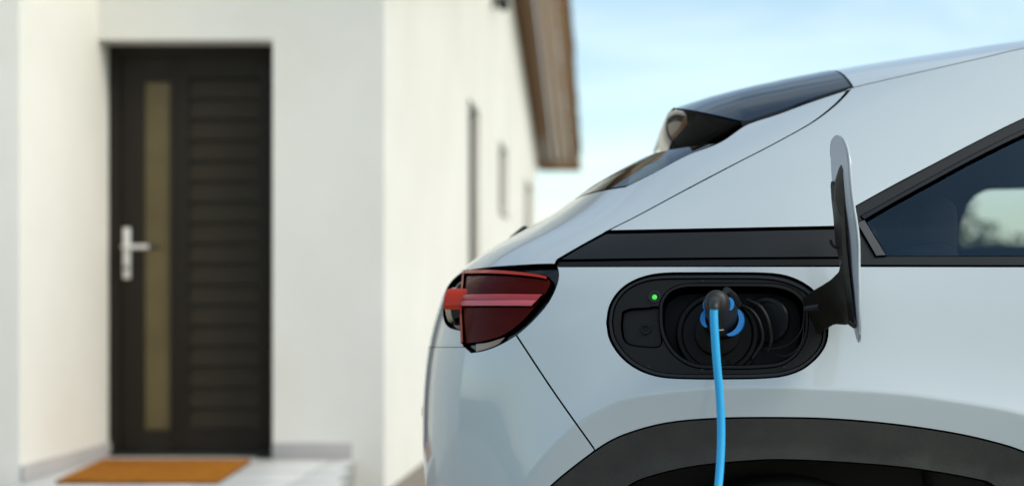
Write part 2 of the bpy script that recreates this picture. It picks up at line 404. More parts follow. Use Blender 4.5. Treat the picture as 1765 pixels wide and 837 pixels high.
YS = spl([.20, .35, .5, .7, .85, .95, 1.05, 1.10, 1.14, 1.2, 1.3, 1.4, 1.5, 1.6, 1.75], [2.66, 2.625, 2.605, 2.592, 2.590, 2.594, 2.607, 2.618, 2.630, 2.662, 2.725, 2.79, 2.862, 2.94, 3.06])
XRs = spl([.2, .4, .55, .7, .8, .9, .97, 1.03, 1.07, 1.1, 1.13, 1.16, 1.2, 1.25, 1.3, 1.36, 1.42, 1.5, 1.6, 1.75],
          [-.3318, -.3519, -.367, -.3795, -.3788, -.3701, -.3572, -.3396, -.3209, -.2922, -.2547, -.2074, -.1361, -.0556, .0115, .1152, .228, .3828, .5609, .80])
CREST = [(840, 1250), (840, 1150), (845, 1020), (865, 930), (895, 860), (929, 801), (973, 752), (1008, 723), (1062, 693.5), (1120.5, 679), (1218.5, 669), (1316.6, 666.5), (1414.6, 669), (1537, 676), (1635, 689), (1709, 701),
         (1765, 713), (1830, 735), (1900, 778), (1960, 850), (1995, 950), (2005, 1150), (2005, 1250)]
def cr(pts, step=6.):
    """Catmull-Rom through photo points, dense"""
    P = [np.array(p, float) for p in pts]
    if len(P) == 2:
        n = max(2, int(np.linalg.norm(P[1]-P[0])/step)); return [P[0]+(P[1]-P[0])*k/n for k in range(n+1)]
    P = [2*P[0]-P[1]]+P+[2*P[-1]-P[-2]]; out = []
    for i in range(1, len(P)-2):
        n = max(2, int(np.linalg.norm(P[i+1]-P[i])/step)); p0, p1, p2, p3 = P[i-1:i+3]
        for k in range(n):
            t = k/n; out.append(.5*((2*p1)+(p2-p0)*t+(2*p0-5*p1+4*p2-p3)*t*t+(3*p1-p0-3*p2+p3)*t**3))
    out.append(P[-2]); return out
CXZ = np.array([((p[0]-CX)/F*2.57, ZC-(p[1]-CY)/F*2.57) for p in cr(CREST, 20)])
CA, CB = CXZ[:-1], CXZ[1:]
def inside(poly, q):
    q = np.atleast_2d(q); x, y = q[:, 0], q[:, 1]; c = np.zeros(len(q), bool); n = len(poly); j = n-1
    for i in range(n):
        xi, yi = poly[i]; xj, yj = poly[j]
        if yi != yj: c ^= ((yi > y) != (yj > y)) & (x < (xj-xi)*(y-yi)/(yj-yi)+xi)
        j = i
    return c
WB = 2.62
def flare1(x, z):
    x = np.atleast_1d(np.asarray(x, float)); z = np.atleast_1d(np.asarray(z, float)); out = np.zeros(x.shape)
    sel = (x > -.45) & (x < 1.5) & (z < 1.15)
    if not sel.any(): return out
    q = np.stack([x[sel], z[sel]], 1); ab = CB-CA; L2 = (ab**2).sum(1)
    t = np.clip(((q[:, None, :]-CA)*ab).sum(2)/L2, 0, 1); d = np.sqrt((((CA+t[..., None]*ab)-q[:, None, :])**2).sum(2).min(1))
    d = np.where(inside(CXZ, q), -d, d); H = .024
    h1 = H*np.clip(1-d/.15, 0, 3)**2.4; h2 = H+.20*d; k = .0035
    e = np.clip(.5+.5*(h2-h1)/k, 0, 1); out[sel] = np.clip(h2*(1-e)+h1*e-k*e*(1-e), 0, 1)*1.0
    return out
def flare(x, z):
    return flare1(x, z)+flare1(np.asarray(x)-WB, z)
def surf(u, z):
    u = np.atleast_1d(np.asarray(u, float)); z = np.atleast_1d(np.asarray(z, float))*np.ones_like(u)
    b = YC-YS(z); xc = XRs(z)+AA
    th = np.clip(u, 0, PI); c, s = np.cos(th), np.sin(th); r = 1/(np.abs(c)**NN+np.abs(s)**NN)**(1/NN)
    x = xc-AA*r*s; y = YC-b*r*c
    far = u > PI; m = np.where(far, u-PI, np.where(u < 0, -u, 0.)); x = x+m
    f = np.clip((x-XF)/AF, 0, PI/2*1.0); fr = x > XF; rf = 1/(np.cos(f)**NN+np.sin(f)**NN)**(1/NN)
    y = np.where(fr, YC-np.sign(YC-y)*b*rf*np.cos(f), y); x = np.where(fr, XF+AF*rf*np.sin(f), x)
    y = y-np.where(u < PI/2, 1, -1)*flare(x, z)*np.clip(np.abs(c)*1.6, 0, 1)
    return np.stack([x, y, z], -1)
def surfn(u, z):
    u = np.asarray(u, float); z = np.asarray(z, float); e = 5e-4; pu = surf(u+e, z)-surf(u-e, z); pz = surf(u, z+e)-surf(u, z-e); n = -np.cross(pu, pz)
    return n/np.linalg.norm(n, axis=-1, keepdims=True)
def hits(pts):
    """where the sight lines of photo pixels meet the body surface -> list of (u, z)"""
    P = np.array([tuple(p) for p in pts], float); kx, kz = (P[:, 0]-CX)/F, -(P[:, 1]-CY)/F
    def g(Y):
        X, Z = kx*Y, ZC+kz*Y; b = YC-YS(Z); t = (XRs(Z)+AA-X)/AA; tt = np.clip(t, 0, 1)
        yb = YC-b*(1-tt**NN)**(1/NN)
        return np.where(t >= 1, -t, Y-(yb-flare(X, Z)))
    Ys = np.linspace(2.3, 3.55, 90); v = np.stack([g(np.full(len(P), y)) for y in Ys]); ok = v >= 0; i = ok.argmax(0)
    miss = ~ok.any(0); hi = Ys[i]; lo = Ys[np.maximum(i-1, 0)]
    for _ in range(18):
        m = (lo+hi)/2; up = g(m) >= 0; hi = np.where(up, m, hi); lo = np.where(up, lo, m)
    y = np.where(miss, Ys[v.argmax(0)], hi); X, Z = kx*y, ZC+kz*y; xc = XRs(Z)+AA; t = (xc-X)/AA; b = YC-YS(Z)
    u = np.where(t <= 0, xc-X, np.arctan2(np.clip(t, 0, 1), np.maximum(0, (YC-(y+flare(X, Z)))/b)))
    return [(float(p), float(q)) for p, q in zip(u, Z)]
def hit(px, py): return hits([(px, py)])[0]
def xz(x, z): return (float(XRs(z))+AA-x, z)          # side point (x beyond the rear corner) -> (u, z)
def mirror(uz): return [(PI-u, z) for u, z in uz][::-1]
def resample(uz, step):
    P = np.array(uz); out = []; n = len(P)
    for i in range(n):
        a, b = P[i], P[(i+1) % n]; d = np.linalg.norm(b-a)
        if d < 1e-6: continue
        k = max(1, int(math.ceil(d/step)))
        for j in range(k): out.append(a+(b-a)*j/k)
    Q = np.array(out); keep = [0]
    for i in range(1, len(Q)):
        if np.linalg.norm(Q[i]-Q[keep[-1]]) > step*.25: keep.append(i)
    if np.linalg.norm(Q[keep[-1]]-Q[0]) < step*.25: keep.pop()
    return Q[keep]
def area(P): x, y = P[:, 0], P[:, 1]; return .5*float(np.sum(x*np.roll(y, -1)-np.roll(x, -1)*y))
def inset_poly(P, d):
    """P counter-clockwise; positive d shrinks"""
    a = P-np.roll(P, 1, 0); b = np.roll(P, -1, 0)-P
    na = np.stack([-a[:, 1], a[:, 0]], 1); nb = np.stack([-b[:, 1], b[:, 0]], 1)
    na /= np.linalg.norm(na, axis=1, keepdims=True); nb /= np.linalg.norm(nb, axis=1, keepdims=True)
    m = na+nb; m /= np.maximum(np.linalg.norm(m, axis=1, keepdims=True), 1e-6); c = np.clip((m*na).sum(1), .5, 1)
    return P+m*(d/c)[:, None]
def panel(name, out, m, parent, holes=(), off=0., rad=.0022, depth=.014, inset=.0, step=.012, grid=.02, offf=None, hole_depth=None, extra=None):
    """a body panel: outline in (u, z), tessellated on the body surface, with rolled edges and a return flange"""
    P = resample(out, step)
    if area(P) < 0: P = P[::-1]
    if inset: P = inset_poly(P, inset)
    H = []
    for h in holes:
        Q = resample(h, step)
        if area(Q) < 0: Q = Q[::-1]
        if inset: Q = inset_poly(Q, -inset)
        H.append(Q[::-1])
    rings = [P]+H; V2 = np.concatenate(rings); E = []; n0 = 0
    for R in rings: E += [(n0+i, n0+(i+1) % len(R)) for i in range(len(R))]; n0 += len(R)
    lo, hi = P.min(0), P.max(0)
    gx, gy = np.meshgrid(np.arange(lo[0], hi[0], grid), np.arange(lo[1], hi[1], grid)); G = np.stack([gx.ravel(), gy.ravel()], 1)+grid*.31
    ok = inside(P, G)
    for Q in H: ok &= ~inside(Q, G)
    G = G[ok]
    if extra is not None:
        X = np.array(extra); kx_ = inside(P, X)
        for Q in H: kx_ &= ~inside(Q, X)
        X = X[kx_]; dx_ = np.full(len(G), 9.)
        for k in range(0, len(X), 200): dx_ = np.minimum(dx_, np.sqrt(((G[:, None]-X[None, k:k+200])**2).sum(2)).min(1))
        G = G[dx_ > grid*.6]
        bd = np.full(len(X), 9.)
        for k in range(0, len(V2), 200): bd = np.minimum(bd, np.sqrt(((X[:, None]-V2[None, k:k+200])**2).sum(2)).min(1))
        X = X[bd > .004]
    else: X = np.zeros((0, 2))
    if len(G):
        dm = np.full(len(G), 9.)
        for k in range(0, len(V2), 200): dm = np.minimum(dm, np.sqrt(((G[:, None]-V2[None, k:k+200])**2).sum(2)).min(1))
        G = G[dm > grid*.45]
    V2 = np.concatenate([V2, G, X]) if len(G) else V2
    v, e, f, *_ = delaunay_2d_cdt([Vector(p) for p in V2], E, [], 0, 1e-7)
    v = np.array([tuple(p) for p in v]); f = np.array([t for t in f if len(t) == 3])
    cen = v[f].mean(1); ok = inside(P, cen)
    for Q in H: ok &= ~inside(Q, cen)
    f = f[ok]
    a = v[f[:, 1]]-v[f[:, 0]]; b = v[f[:, 2]]-v[f[:, 0]]; s = a[:, 0]*b[:, 1]-a[:, 1]*b[:, 0]
    f = np.where((s > 0)[:, None], f[:, ::-1], f)[np.abs(s) > 1e-12]
    def pos(uv):
        N = surfn(uv[:, 0], uv[:, 1]); o = off+(offf(uv) if offf else 0)
        return surf(uv[:, 0], uv[:, 1])+N*(o[:, None] if np.ndim(o) else o), N
    Pv, Nv = pos(v)
    if offf:
        e_ = 4e-4; d1 = np.array([e_, 0]); d2 = np.array([0, e_]); Nv = -np.cross(pos(v+d1)[0]-pos(v-d1)[0], pos(v+d2)[0]-pos(v-d2)[0]); Nv /= np.linalg.norm(Nv, axis=1, keepdims=True)
    VV = [Pv]; NV = [Nv]; FF = f.tolist(); base = len(v)
    for ri, R in enumerate(rings):
        p, n = pos(R); t = np.roll(p, -1, 0)-np.roll(p, 1, 0); t /= np.linalg.norm(t, axis=1, keepdims=True); B = np.cross(n, t)
        B /= np.linalg.norm(B, axis=1, keepdims=True); k = len(R); prev = base
        dd = hole_depth if (ri and hole_depth) else depth
        prof = [(rad*math.sin(a), rad*(1-math.cos(a)), a) for a in (0, .5, 1.05, PI/2)]+[(rad, dd, PI/2)]
        for j, (o_, dn, a) in enumerate(prof):
            VV.append(p+B*o_-n*dn); NV.append(n*math.cos(a)+B*math.sin(a))
            if j:
                for i in range(k): i2 = (i+1) % k; FF.append((prev+i, base+i, base+i2, prev+i2))
            prev = base; base += k
    return mk(name, np.concatenate(VV), FF, m, parent, True, np.concatenate(NV))

def crest_points():
    C = [np.array(p) for p in cr(CREST[2:-2], 7)]; out = []; n = len(C)
    for i in range(n):
        t_ = C[min(i+1, n-1)]-C[max(i-1, 0)]; t_ = t_/np.linalg.norm(t_); nn = np.array([t_[1], -t_[0]])
        out += [C[i]+nn*k for k in (-9, -5, -2.5, -.8, .8, 2.5, 5, 9, 15, 23, 33)]
    return hits(out)
crest_uz = crest_points()
car = thing('car', (.9, 3.5, 0), 'white car plugged in for charging with its charge flap open', 'car')
# ---- traced lines (photo pixels)
SHUT = cr([(1046, 398), (1100, 371), (1180, 328), (1260, 286), (1330, 250), (1395, 214), (1432, 187), (1453, 167), (1466, 151)])
GUT = cr([(1470, 151), (1520, 139), (1600, 121), (1700, 98), (1765, 83), (1880, 66), (2100, 56), (2350, 70), (2600, 135), (2800, 240), (3040, 440)], 12)
WTOP = cr([(1474, 356), (1530, 325), (1600, 288), (1680, 246), (1765, 204), (1880, 155), (2000, 126), (2200, 108), (2400, 122), (2600, 190), (2800, 300), (2990, 440)], 10)
GTOP = cr([(1491, 379), (1540, 349), (1600, 317), (1680, 274), (1765, 232), (1880, 182), (2000, 152), (2200, 134), (2400, 146), (2600, 214), (2800, 322), (2940, 424)], 10)
ARCHV = cr([(949, 837), (988, 804), (1025, 776), (1071.5, 750), (1145, 729), (1233, 720.5), (1341, 719), (1439, 721.5), (1537, 730), (1635, 744), (1708.6, 760), (1765, 778), (1830, 812), (1890, 862), (1935, 930), (1960, 1020), (1968, 1150)], 8)
ARCHL = cr([(1025, 776), (988, 804), (949, 837), (905, 885), (875, 940), (858, 1010), (852, 1150)], 8)
k0 = min(range(len(ARCHV)), key=lambda i: abs(ARCHV[i][0]-1026))
ARCHR = ARCHV[k0:]
INN = cr([(965, 1150), (975, 990), (1000, 920), (1040, 870), (1084, 837), (1120.5, 821), (1194, 804), (1292, 794), (1365.6, 792.5), (1488, 799), (1586, 809), (1684, 826), (1713.5, 837), (1770, 880), (1815, 950), (1835, 1030), (1842, 1150)], 8)
BSHUT = cr([(890, 577), (955, 675), (1026, 775)])
LAMPR = cr([(890, 577), (912, 558), (938, 530), (952, 508), (960, 488), (962, 473), (959, 458)], 5)
PORT = cr([(1046, 555), (1050, 530), (1060, 510), (1075, 494), (1095, 482), (1120, 474), (1150, 470.5), (1200, 470), (1260, 470), (1310, 470.5), (1345, 473.5), (1375, 483), (1400, 499), (1417, 521), (1425, 545), (1427, 570), (1424, 590), (1415, 607), (1400, 623), (1380, 637), (1350, 647), (1310, 651), (1260, 652), (1200, 652), (1150, 650), (1120, 644), (1095, 633), (1075, 618), (1060, 600), (1050, 580), (1046, 555)], 5)[:-1]
POCK = cr([(1140, 540), (1141, 522), (1149, 506), (1163, 496), (1185, 491), (1230, 490.5), (1290, 490.5), (1335, 492), (1364, 500), (1383, 516), (1390, 540), (1389, 572), (1380, 596), (1364, 614), (1342, 625), (1300, 629), (1250, 629.5), (1205, 628), (1180, 619), (1160, 603), (1146, 580), (1141, 560), (1140, 540)], 5)[:-1]
SMALL = cr([(1074, 537), (1086, 532.5), (1110, 531.5), (1136, 531), (1136, 562), (1137, 592), (1110, 594), (1085, 590), (1075, 580), (1072, 558), (1074, 537)], 4)[:-1]

# ---- side panels, both flanks
uSH = hits(SHUT); uGUT = hits(GUT); uWT = hits(WTOP); uGT = hits(GTOP)
belt_top = hits(cr([(1474, 391), (1430, 391.5), (1250, 395), (1064, 398.5), (1046, 399)], 12))
pil = uSH+uGUT+[hit(3048, 455)]+[hit(2992, 455)]+uWT[::-1]+belt_top
panel('pillar_panel', pil, 'paint', car, inset=.003, rad=.0026); panel('pillar_panel', mirror(pil), 'paint', car, inset=.0035, grid=.04, step=.03)
bt = [hit(964, 446)]+hits(cr([(964, 446), (1000, 425), (1046, 400.5)]))+hits(cr([(1046, 400.5), (1064, 400), (1250, 396.5), (1430, 393), (1474, 392.5)], 12))+hits(cr([(1474, 443), (1200, 444.5), (964, 447)], 12))
panel('belt_trim', bt, 'satin_black', car, off=-.002, inset=.002, rad=.003); panel('belt_trim', mirror(bt), 'satin_black', car, off=-.002, inset=.002, grid=.04, step=.03)
bs = hits(cr([(960, 448.5), (1200, 446), (1474, 444.5)], 10))+hits(cr([(1474, 455.5), (1200, 456.5), (958, 457.5)], 10))
panel('belt_seal', bs, 'seal_black', car, off=-.005, grid=.03); panel('belt_seal', mirror(bs), 'seal_black', car, off=-.005, grid=.05, step=.03)
wout = uWT+hits(cr([(2990, 440), (2985, 456.5)], 6))+hits(cr([(2985, 456.5), (2200, 457), (1765, 457.5), (1477, 457)], 14))
whole = uGT+hits(cr([(2930, 440.5), (2200, 440.5), (1765, 440.5), (1527, 440.5)], 14))
panel('window_trim', wout, 'satin_black', car, holes=[whole], off=-.001, inset=.0015, rad=.002, grid=.03)
panel('window_trim', mirror(wout), 'satin_black', car, holes=[mirror(whole)], off=-.001, inset=.0015, grid=.05, step=.03)
panel('side_window', whole, 'car_glass', car, off=-.006, inset=-.004, depth=.003, grid=.04); panel('side_window', mirror(whole), 'car_glass', car, off=-.006, inset=-.004, depth=.003, grid=.06, step=.03)
seal = hits(cr([(1484, 373), (1540, 342), (1600, 309), (1680, 266), (1765, 224), (1880, 175)], 10))+hits(cr([(1882, 181), (1767, 230.5), (1682, 272), (1602, 315), (1542, 348), (1490, 378)], 10))
panel('window_seal', seal, 'gloss_black', car, off=.0015, rad=.0025, depth=.006, step=.008)
ct = hits(cr([(1480, 384), (1489.5, 381)], 5)+cr([(1489.5, 381), (1526, 440)], 5)+cr([(1526, 440), (1510, 441)], 5)+cr([(1510, 441), (1480, 390)], 5))
panel('corner_trim', ct, 'trim_grey', car, off=.0035, rad=.003, depth=.008, step=.006)
# painted flange seen at the bottom of the tailgate seam
nS = len(SHUT); sA, sB = [], []
for i, p in enumerate(SHUT):
    t_ = np.array(SHUT[min(i+1, nS-1)])-np.array(SHUT[max(i-1, 0)]); t_ = t_/np.linalg.norm(t_); n_ = np.array([-t_[1], t_[0]]); sA.append(np.array(p)+n_*5); sB.append(np.array(p)-n_*5)
panel('seam_flange', hits(sA[3:-2]+sB[3:-2][::-1]), 'paint', car, off=-.0042, rad=.001, depth=.003, grid=.02, step=.008)
panel('seam_flange', hits([(p[0]-5, p[1]+3) for p in BSHUT[2:-2]]+[(p[0]+5, p[1]-3) for p in BSHUT[2:-2][::-1]]), 'paint', car, off=-.0062, rad=.001, depth=.003, grid=.02, step=.008)
# lower flank
XD = 1.10
def sidebottom(x, z): return xz(x, z)
q = hits(cr([(959, 459), (1200, 458.5), (1474, 458.5), (1765, 459), (1985, 459)], 12))
xq = (1985-CX)/F*2.6
q += [xz(xq, z) for z in np.linspace(1.05, .34, 20)]+hits(ARCHR[::-1])+hits(BSHUT[::-1])+hits(LAMPR)
panel('quarter_panel', q, 'paint', car, holes=[hits(PORT)], inset=.0016, rad=.0014, grid=.016, extra=crest_uz, step=.009, hole_depth=.02)
panel('quarter_panel', mirror(q), 'paint', car, inset=.003, grid=.05, step=.03)
clad = hits(ARCHL[::-1][:-1]+ARCHR)+hits(INN[::-1])
panel('wheel_arch_trim', clad, 'cladding', car, off=-.001, inset=.0022, rad=.004, depth=.05, grid=.018, step=.01)
panel('wheel_arch_trim', mirror(clad), 'cladding', car, off=-.001, inset=.003, depth=.05, grid=.05, step=.03)
dsh = WB-XD
dr = [xz(x, 1.088) for x in np.linspace(xq+.006, 2.22, 30)]+[xz(2.22, z) for z in np.linspace(1.07, .34, 16)]+[xz(x, .34) for x in np.linspace(2.20, xq+.006, 20)]
for k in (0, 1):
    d_ = panel('door', mirror(dr) if k else dr, 'paint', car, inset=.003, grid=.05, step=.03)
def shift_x(uzs, dx_): return [(float(XRs(z))+AA-(float(surf(u, z)[0, 0])+dx_), z) for u, z in uzs]
fa = shift_x(hits(ARCHL[::-1][:-1]+ARCHR), WB-.0); fi = shift_x(hits(INN[::-1]), WB)
fx0 = fa[0]; 
fend = [xz(x, 1.06-.05*(x-2.2)) for x in np.linspace(3.62, 2.226, 30)]
fen = [xz(2.226, z) for z in np.linspace(1.05, .34, 16)]+[p for p in fa]+[xz(3.62, z) for z in np.linspace(.36, .98, 10)]+fend
for k in (0, 1):
    panel('front_wing', mirror(fen) if k else fen, 'paint', car, inset=.003, grid=.05, step=.03)
    panel('wheel_arch_trim', mirror(fa+fi) if k else fa+fi, 'cladding', car, off=-.001, inset=.003, depth=.05, grid=.05, step=.03)
sl = [xz(x, .338) for x in np.linspace(xq-.02, 2.2, 20)]+[xz(x, .22) for x in np.linspace(2.2, xq-.02, 20)]
for k in (0, 1): panel('sill_trim', mirror(sl) if k else sl, 'cladding', car, grid=.05, step=.03)

# ---- rear bumper and tailgate run round the back
lampB = cr([(890, 577), (870, 589), (851, 598), (832, 604), (813, 607)], 5)
zb_ = hit(813, 608)[1]; ub_ = hit(813, 608)[0]
arc_ = hits(ARCHL); half = hits(lampB[::-1])+hits(BSHUT)+arc_[1:]+[(arc_[-1][0]+.02, .34)]
full = [(u, z) for u, z in mirror(half)]
bump = [(u, zb_+.013-.012*math.sin((u-ub_)/(PI-2*ub_)*PI)) for u in np.linspace(PI-ub_, ub_, 60)][1:-1]
bot = [(u, .34) for u in np.linspace(arc_[-1][0]+.02, PI-arc_[-1][0]-.02, 60)][1:-1]
panel('rear_bumper', half+bot+full+bump, 'paint', car, inset=.0016, rad=.0016, off=.001, extra=crest_uz, grid=.022, step=.01)
bl = [(u, .336) for u in np.linspace(arc_[-1][0]+.02, PI-arc_[-1][0]-.02, 60)]+[(u, .20) for u in np.linspace(PI-arc_[-1][0]-.02, arc_[-1][0]+.02, 60)]
panel('bumper_skirt', bl, 'cladding', car, inset=.002, grid=.05, step=.03)
lampT = cr([(957, 456), (925, 456.5), (880, 459), (840, 462), (806, 467), (790, 474), (776, 487), (768, 503), (764, 525), (766, 550), (776, 563), (796, 568)], 5)+cr([(796, 568), (797, 588), (803, 600), (813, 606)], 5)
# rear window opening edge
gl_side = cr([(1240, 245), (1186, 267), (1123, 300), (1080, 321)], 6)
uGS = hits(gl_side); z_low = uGS[-1][1]-.012
ge = [(uGS[-1][0]+(PI/2-uGS[-1][0])*t, uGS[-1][1]+(z_low-uGS[-1][1])*math.sin(t*PI/2)) for t in np.linspace(0, 1, 16)][1:]
halfT = hits([(x, y) for x, y in SHUT[::-1]])+hits(cr([(1046, 398.5), (1000, 424), (962, 446)], 6))+hits(lampT)
topT = hits(cr([(1080, 321), (1123, 300), (1186, 267), (1240, 246), (1286, 216), (1344, 196), (1401, 175), (1463, 154.5)], 6))
lowT = [(u, zb_+.004-.012*math.sin((u-ub_)/(PI-2*ub_)*PI)) for u in np.linspace(ub_, PI-ub_, 60)][1:-1]
tail = ge[::-1]+topT[0:]+halfT+lowT+mirror(ge[::-1]+topT+halfT)
panel('tailgate', tail, 'paint', car, inset=.0025, rad=.003, grid=.02, step=.01)
rw = uGS+ge; zt_ = uGS[0][1]
rw = rw+mirror(rw)
panel('rear_window', rw, 'rear_glass', car, off=-.001, inset=.003, rad=.002, depth=.006, grid=.03, step=.015)
gy = 3.5; gz = 1.19; gx_ = float(XRs(gz))
gbm = bmesh.new(); bm_box(gbm, (gx_-.028, gy-.20, gz-.018), (gx_+.03, gy+.20, gz+.014), .01, Matrix.Rotation(-.7, 3, 'Y')); from_bm('tailgate_handle', gbm, 'gloss_black', car)
# small black sensor near the bumper edge
sp = surf([PI/2-.25], [.765])[0]; sn = surfn([PI/2-.25], [.765])[0]
lathe('bumper_sensor', sp-np.array(sn)*.004, sn, [(0, .016), (.010, .016), (.013, .012)], 'gloss_black', car, 20)

# ---- roof, windscreen and spoiler: cross sections spanned over the side rails
TOPS = np.array([(1140, 192), (1162, 186), (1229, 165), (1301, 147), (1387, 129), (1460, 116), (1520, 106), (1765, 70), (1900, 54), (2100, 42), (2400, 50), (2600, 105), (2800, 205), (3045, 400)], float)
def section(P, p=3.0, n=26, target=True, H=None):
    """P: outer point on the near rail; returns points to the mirrored rail"""
    x, y0, z0 = P; t = np.linspace(0, 1, n)**1.6; W = YC-y0
    def curve(H): return y0+W*t, z0+H*(1-(1-t)**p)
    if H is None:
        lo, hi = .0, .3
        for _ in range(30):
            H = (lo+hi)/2; yy, zz = curve(H); py = CY-F*(zz-ZC)/yy; i = py.argmin(); px = CX+F*x/yy[i]
            if py[i] < np.interp(px, TOPS[:, 0], TOPS[:, 1]): hi = H
            else: lo = H
    yy, zz = curve(H)
    a = np.stack([np.full(n, x), yy, zz], 1); b = a[::-1][1:].copy(); b[:, 1] = 2*YC-b[:, 1]
    return np.concatenate([a, b]), H
def loft(name, secs, m, parent, **k):
    n = len(secs[0]); V = np.concatenate(secs); Fc = []
    for i in range(len(secs)-1):
        for j in range(n-1): Fc.append((i*n+j, i*n+j+1, (i+1)*n+j+1, (i+1)*n+j))
    return mk(name, V, Fc, m, parent, **k)
def hit3(px, py, off=0):
    u, z = hit(px, py); return surf([u], [z])[0]+surfn([u], [z])[0]*off
def rail(pts, off=0.): return [hit3(p[0], p[1], off) for p in pts]
GR = cr([(1471, 149.5), (1520, 138), (1600, 120), (1700, 97), (1765, 82), (1880, 65), (2100, 55), (2350, 69)], 22)
Hs = []; secs = []
for P in rail(GR): 
    s, H = section(P); Hs.append(H)
Hs = np.convolve(np.pad(Hs, 4, mode='edge'), np.ones(9)/9, 'valid')
secs = [section(P, H=h)[0] for P, h in zip(rail(GR), Hs)]
def skirted(secs, d=.02):
    out = []
    for s in secs:
        a = s[0]+np.array([0, .004, -d]); b = s[-1]+np.array([0, -.004, -d]); out.append(np.concatenate([[a], s, [b]]))
    return out
loft('roof', skirted(secs), 'paint', car, auto=40)
loft('headliner', [s+np.array([0, 0, -.03]) for s in secs], 'interior', car)
WS = cr([(2352, 70), (2600, 136), (2800, 241), (3040, 440)], 40)
loft('windscreen', [section(P, H=max(.03, Hs[-1]))[0] for P in rail(WS)], 'car_glass', car)
sealS = [section(P, H=h+.0005)[0]-np.array([0, 0, .002]) for P, h in zip(rail([(1466, 151.5), (1468.2, 150.5), (1470.5, 149.8)]), (Hs[0], Hs[0], Hs[0]))]
loft('roof_seal', skirted(sealS), 'seal_black', car, auto=40)
SPB = cr([(1465.5, 151.8), (1432, 162), (1401, 172), (1344, 193), (1289, 211)], 12)
base_rail = rail(SPB, .004)
yb0 = base_rail[-1][1]
CREASE = cr([(1289, 211), (1240, 199.5), (1200, 191), (1178, 187.5), (1166, 186.5)], 12)[1:]
crease_rail = [np.array(pxw(p[0], p[1], yb0+.10*((1289-p[0])/123)**1.3)) for p in CREASE]
spr = base_rail+crease_rail; Hsp = [section(P)[1] for P in spr]; Hsp[0] = Hs[0]
ssec = [section(P, H=h)[0] for P, h in zip(spr, Hsp)]
spo = bpy.data.objects.new('spoiler', None); COL.objects.link(spo); spo.parent = car; spo.location = (0, 0, 0)
loft('top_surface', skirted(ssec[:len(base_rail)], .03)+skirted(ssec[len(base_rail):], .004), 'spoiler_black', spo, auto=50)
near = [base_rail[-1]]+crease_rail; near = near[::-1]                       # v: tip -> foot
prof = cr([(1164, 186.5), (1152, 194), (1147, 206), (1146, 218), (1149, 232), (1156, 245), (1166, 256), (1182, 265)], 3)
def rs(L_, n):
    L_ = np.array(L_); d = np.r_[0, np.cumsum(np.linalg.norm(np.diff(L_, axis=0), axis=1))]; t = np.linspace(0, d[-1], n)
    return np.stack([np.interp(t, d, L_[:, i]) for i in range(L_.shape[1])], 1)
nv = 22; Nn = rs(near, nv); YF_ = yb0+.30; Ff = rs([pxw(p[0], p[1], YF_) for p in prof], nv)
rows = []
for s in np.linspace(0, 1, 12):
    R = Nn*(1-s)+Ff*s
    rows.append(R)
G2 = Ff.copy(); G2[:, 1] = YC
rows += [G2]
full_rows = rows+[np.stack([r[:, 0], 2*YC-r[:, 1], r[:, 2]], 1) for r in rows[::-1][1:]]
loft('trailing_face', full_rows, 'mirror_black', spo, auto=60)
und = []
for r in full_rows: und.append(np.array([r[-1], r[-1]+np.array([.16, 0, .045])]))
loft('underside', und, 'gloss_black', spo)

# ---- front closing panels (ahead of the picture)
bs_ = []
for x in np.linspace(2.24, XF+AF*.985, 16):
    z = 1.085-.05*(x-2.24)-.12*max(0, (x-2.9)/.85)**3; f = np.clip((x-XF)/AF, 0, 1)
    hw = (YC-float(YS(z)))*(1-f**NN)**(1/NN); s, _ = section((x, YC-hw+.004, z), H=.07*(1-.7*f)); bs_.append(s)
loft('bonnet', bs_, 'paint', car, auto=50)
nose = []
for z in np.linspace(.25, .99, 10):
    th = np.linspace(-PI/2, PI/2, 40); r = 1/(np.abs(np.cos(th))**NN+np.abs(np.sin(th))**NN)**(1/NN); b = YC-float(YS(z))
    R = np.stack([XF+AF*r*np.cos(th)-.04*abs(z-.65), YC+b*r*np.sin(th), np.full(40, z)], 1); nose.append(R[(R[:, 0] > 3.55) | True])
nose = [n_[14:-14] if False else n_[8:-8] for n_ in nose]
loft('front_bumper', nose, 'paint', car)

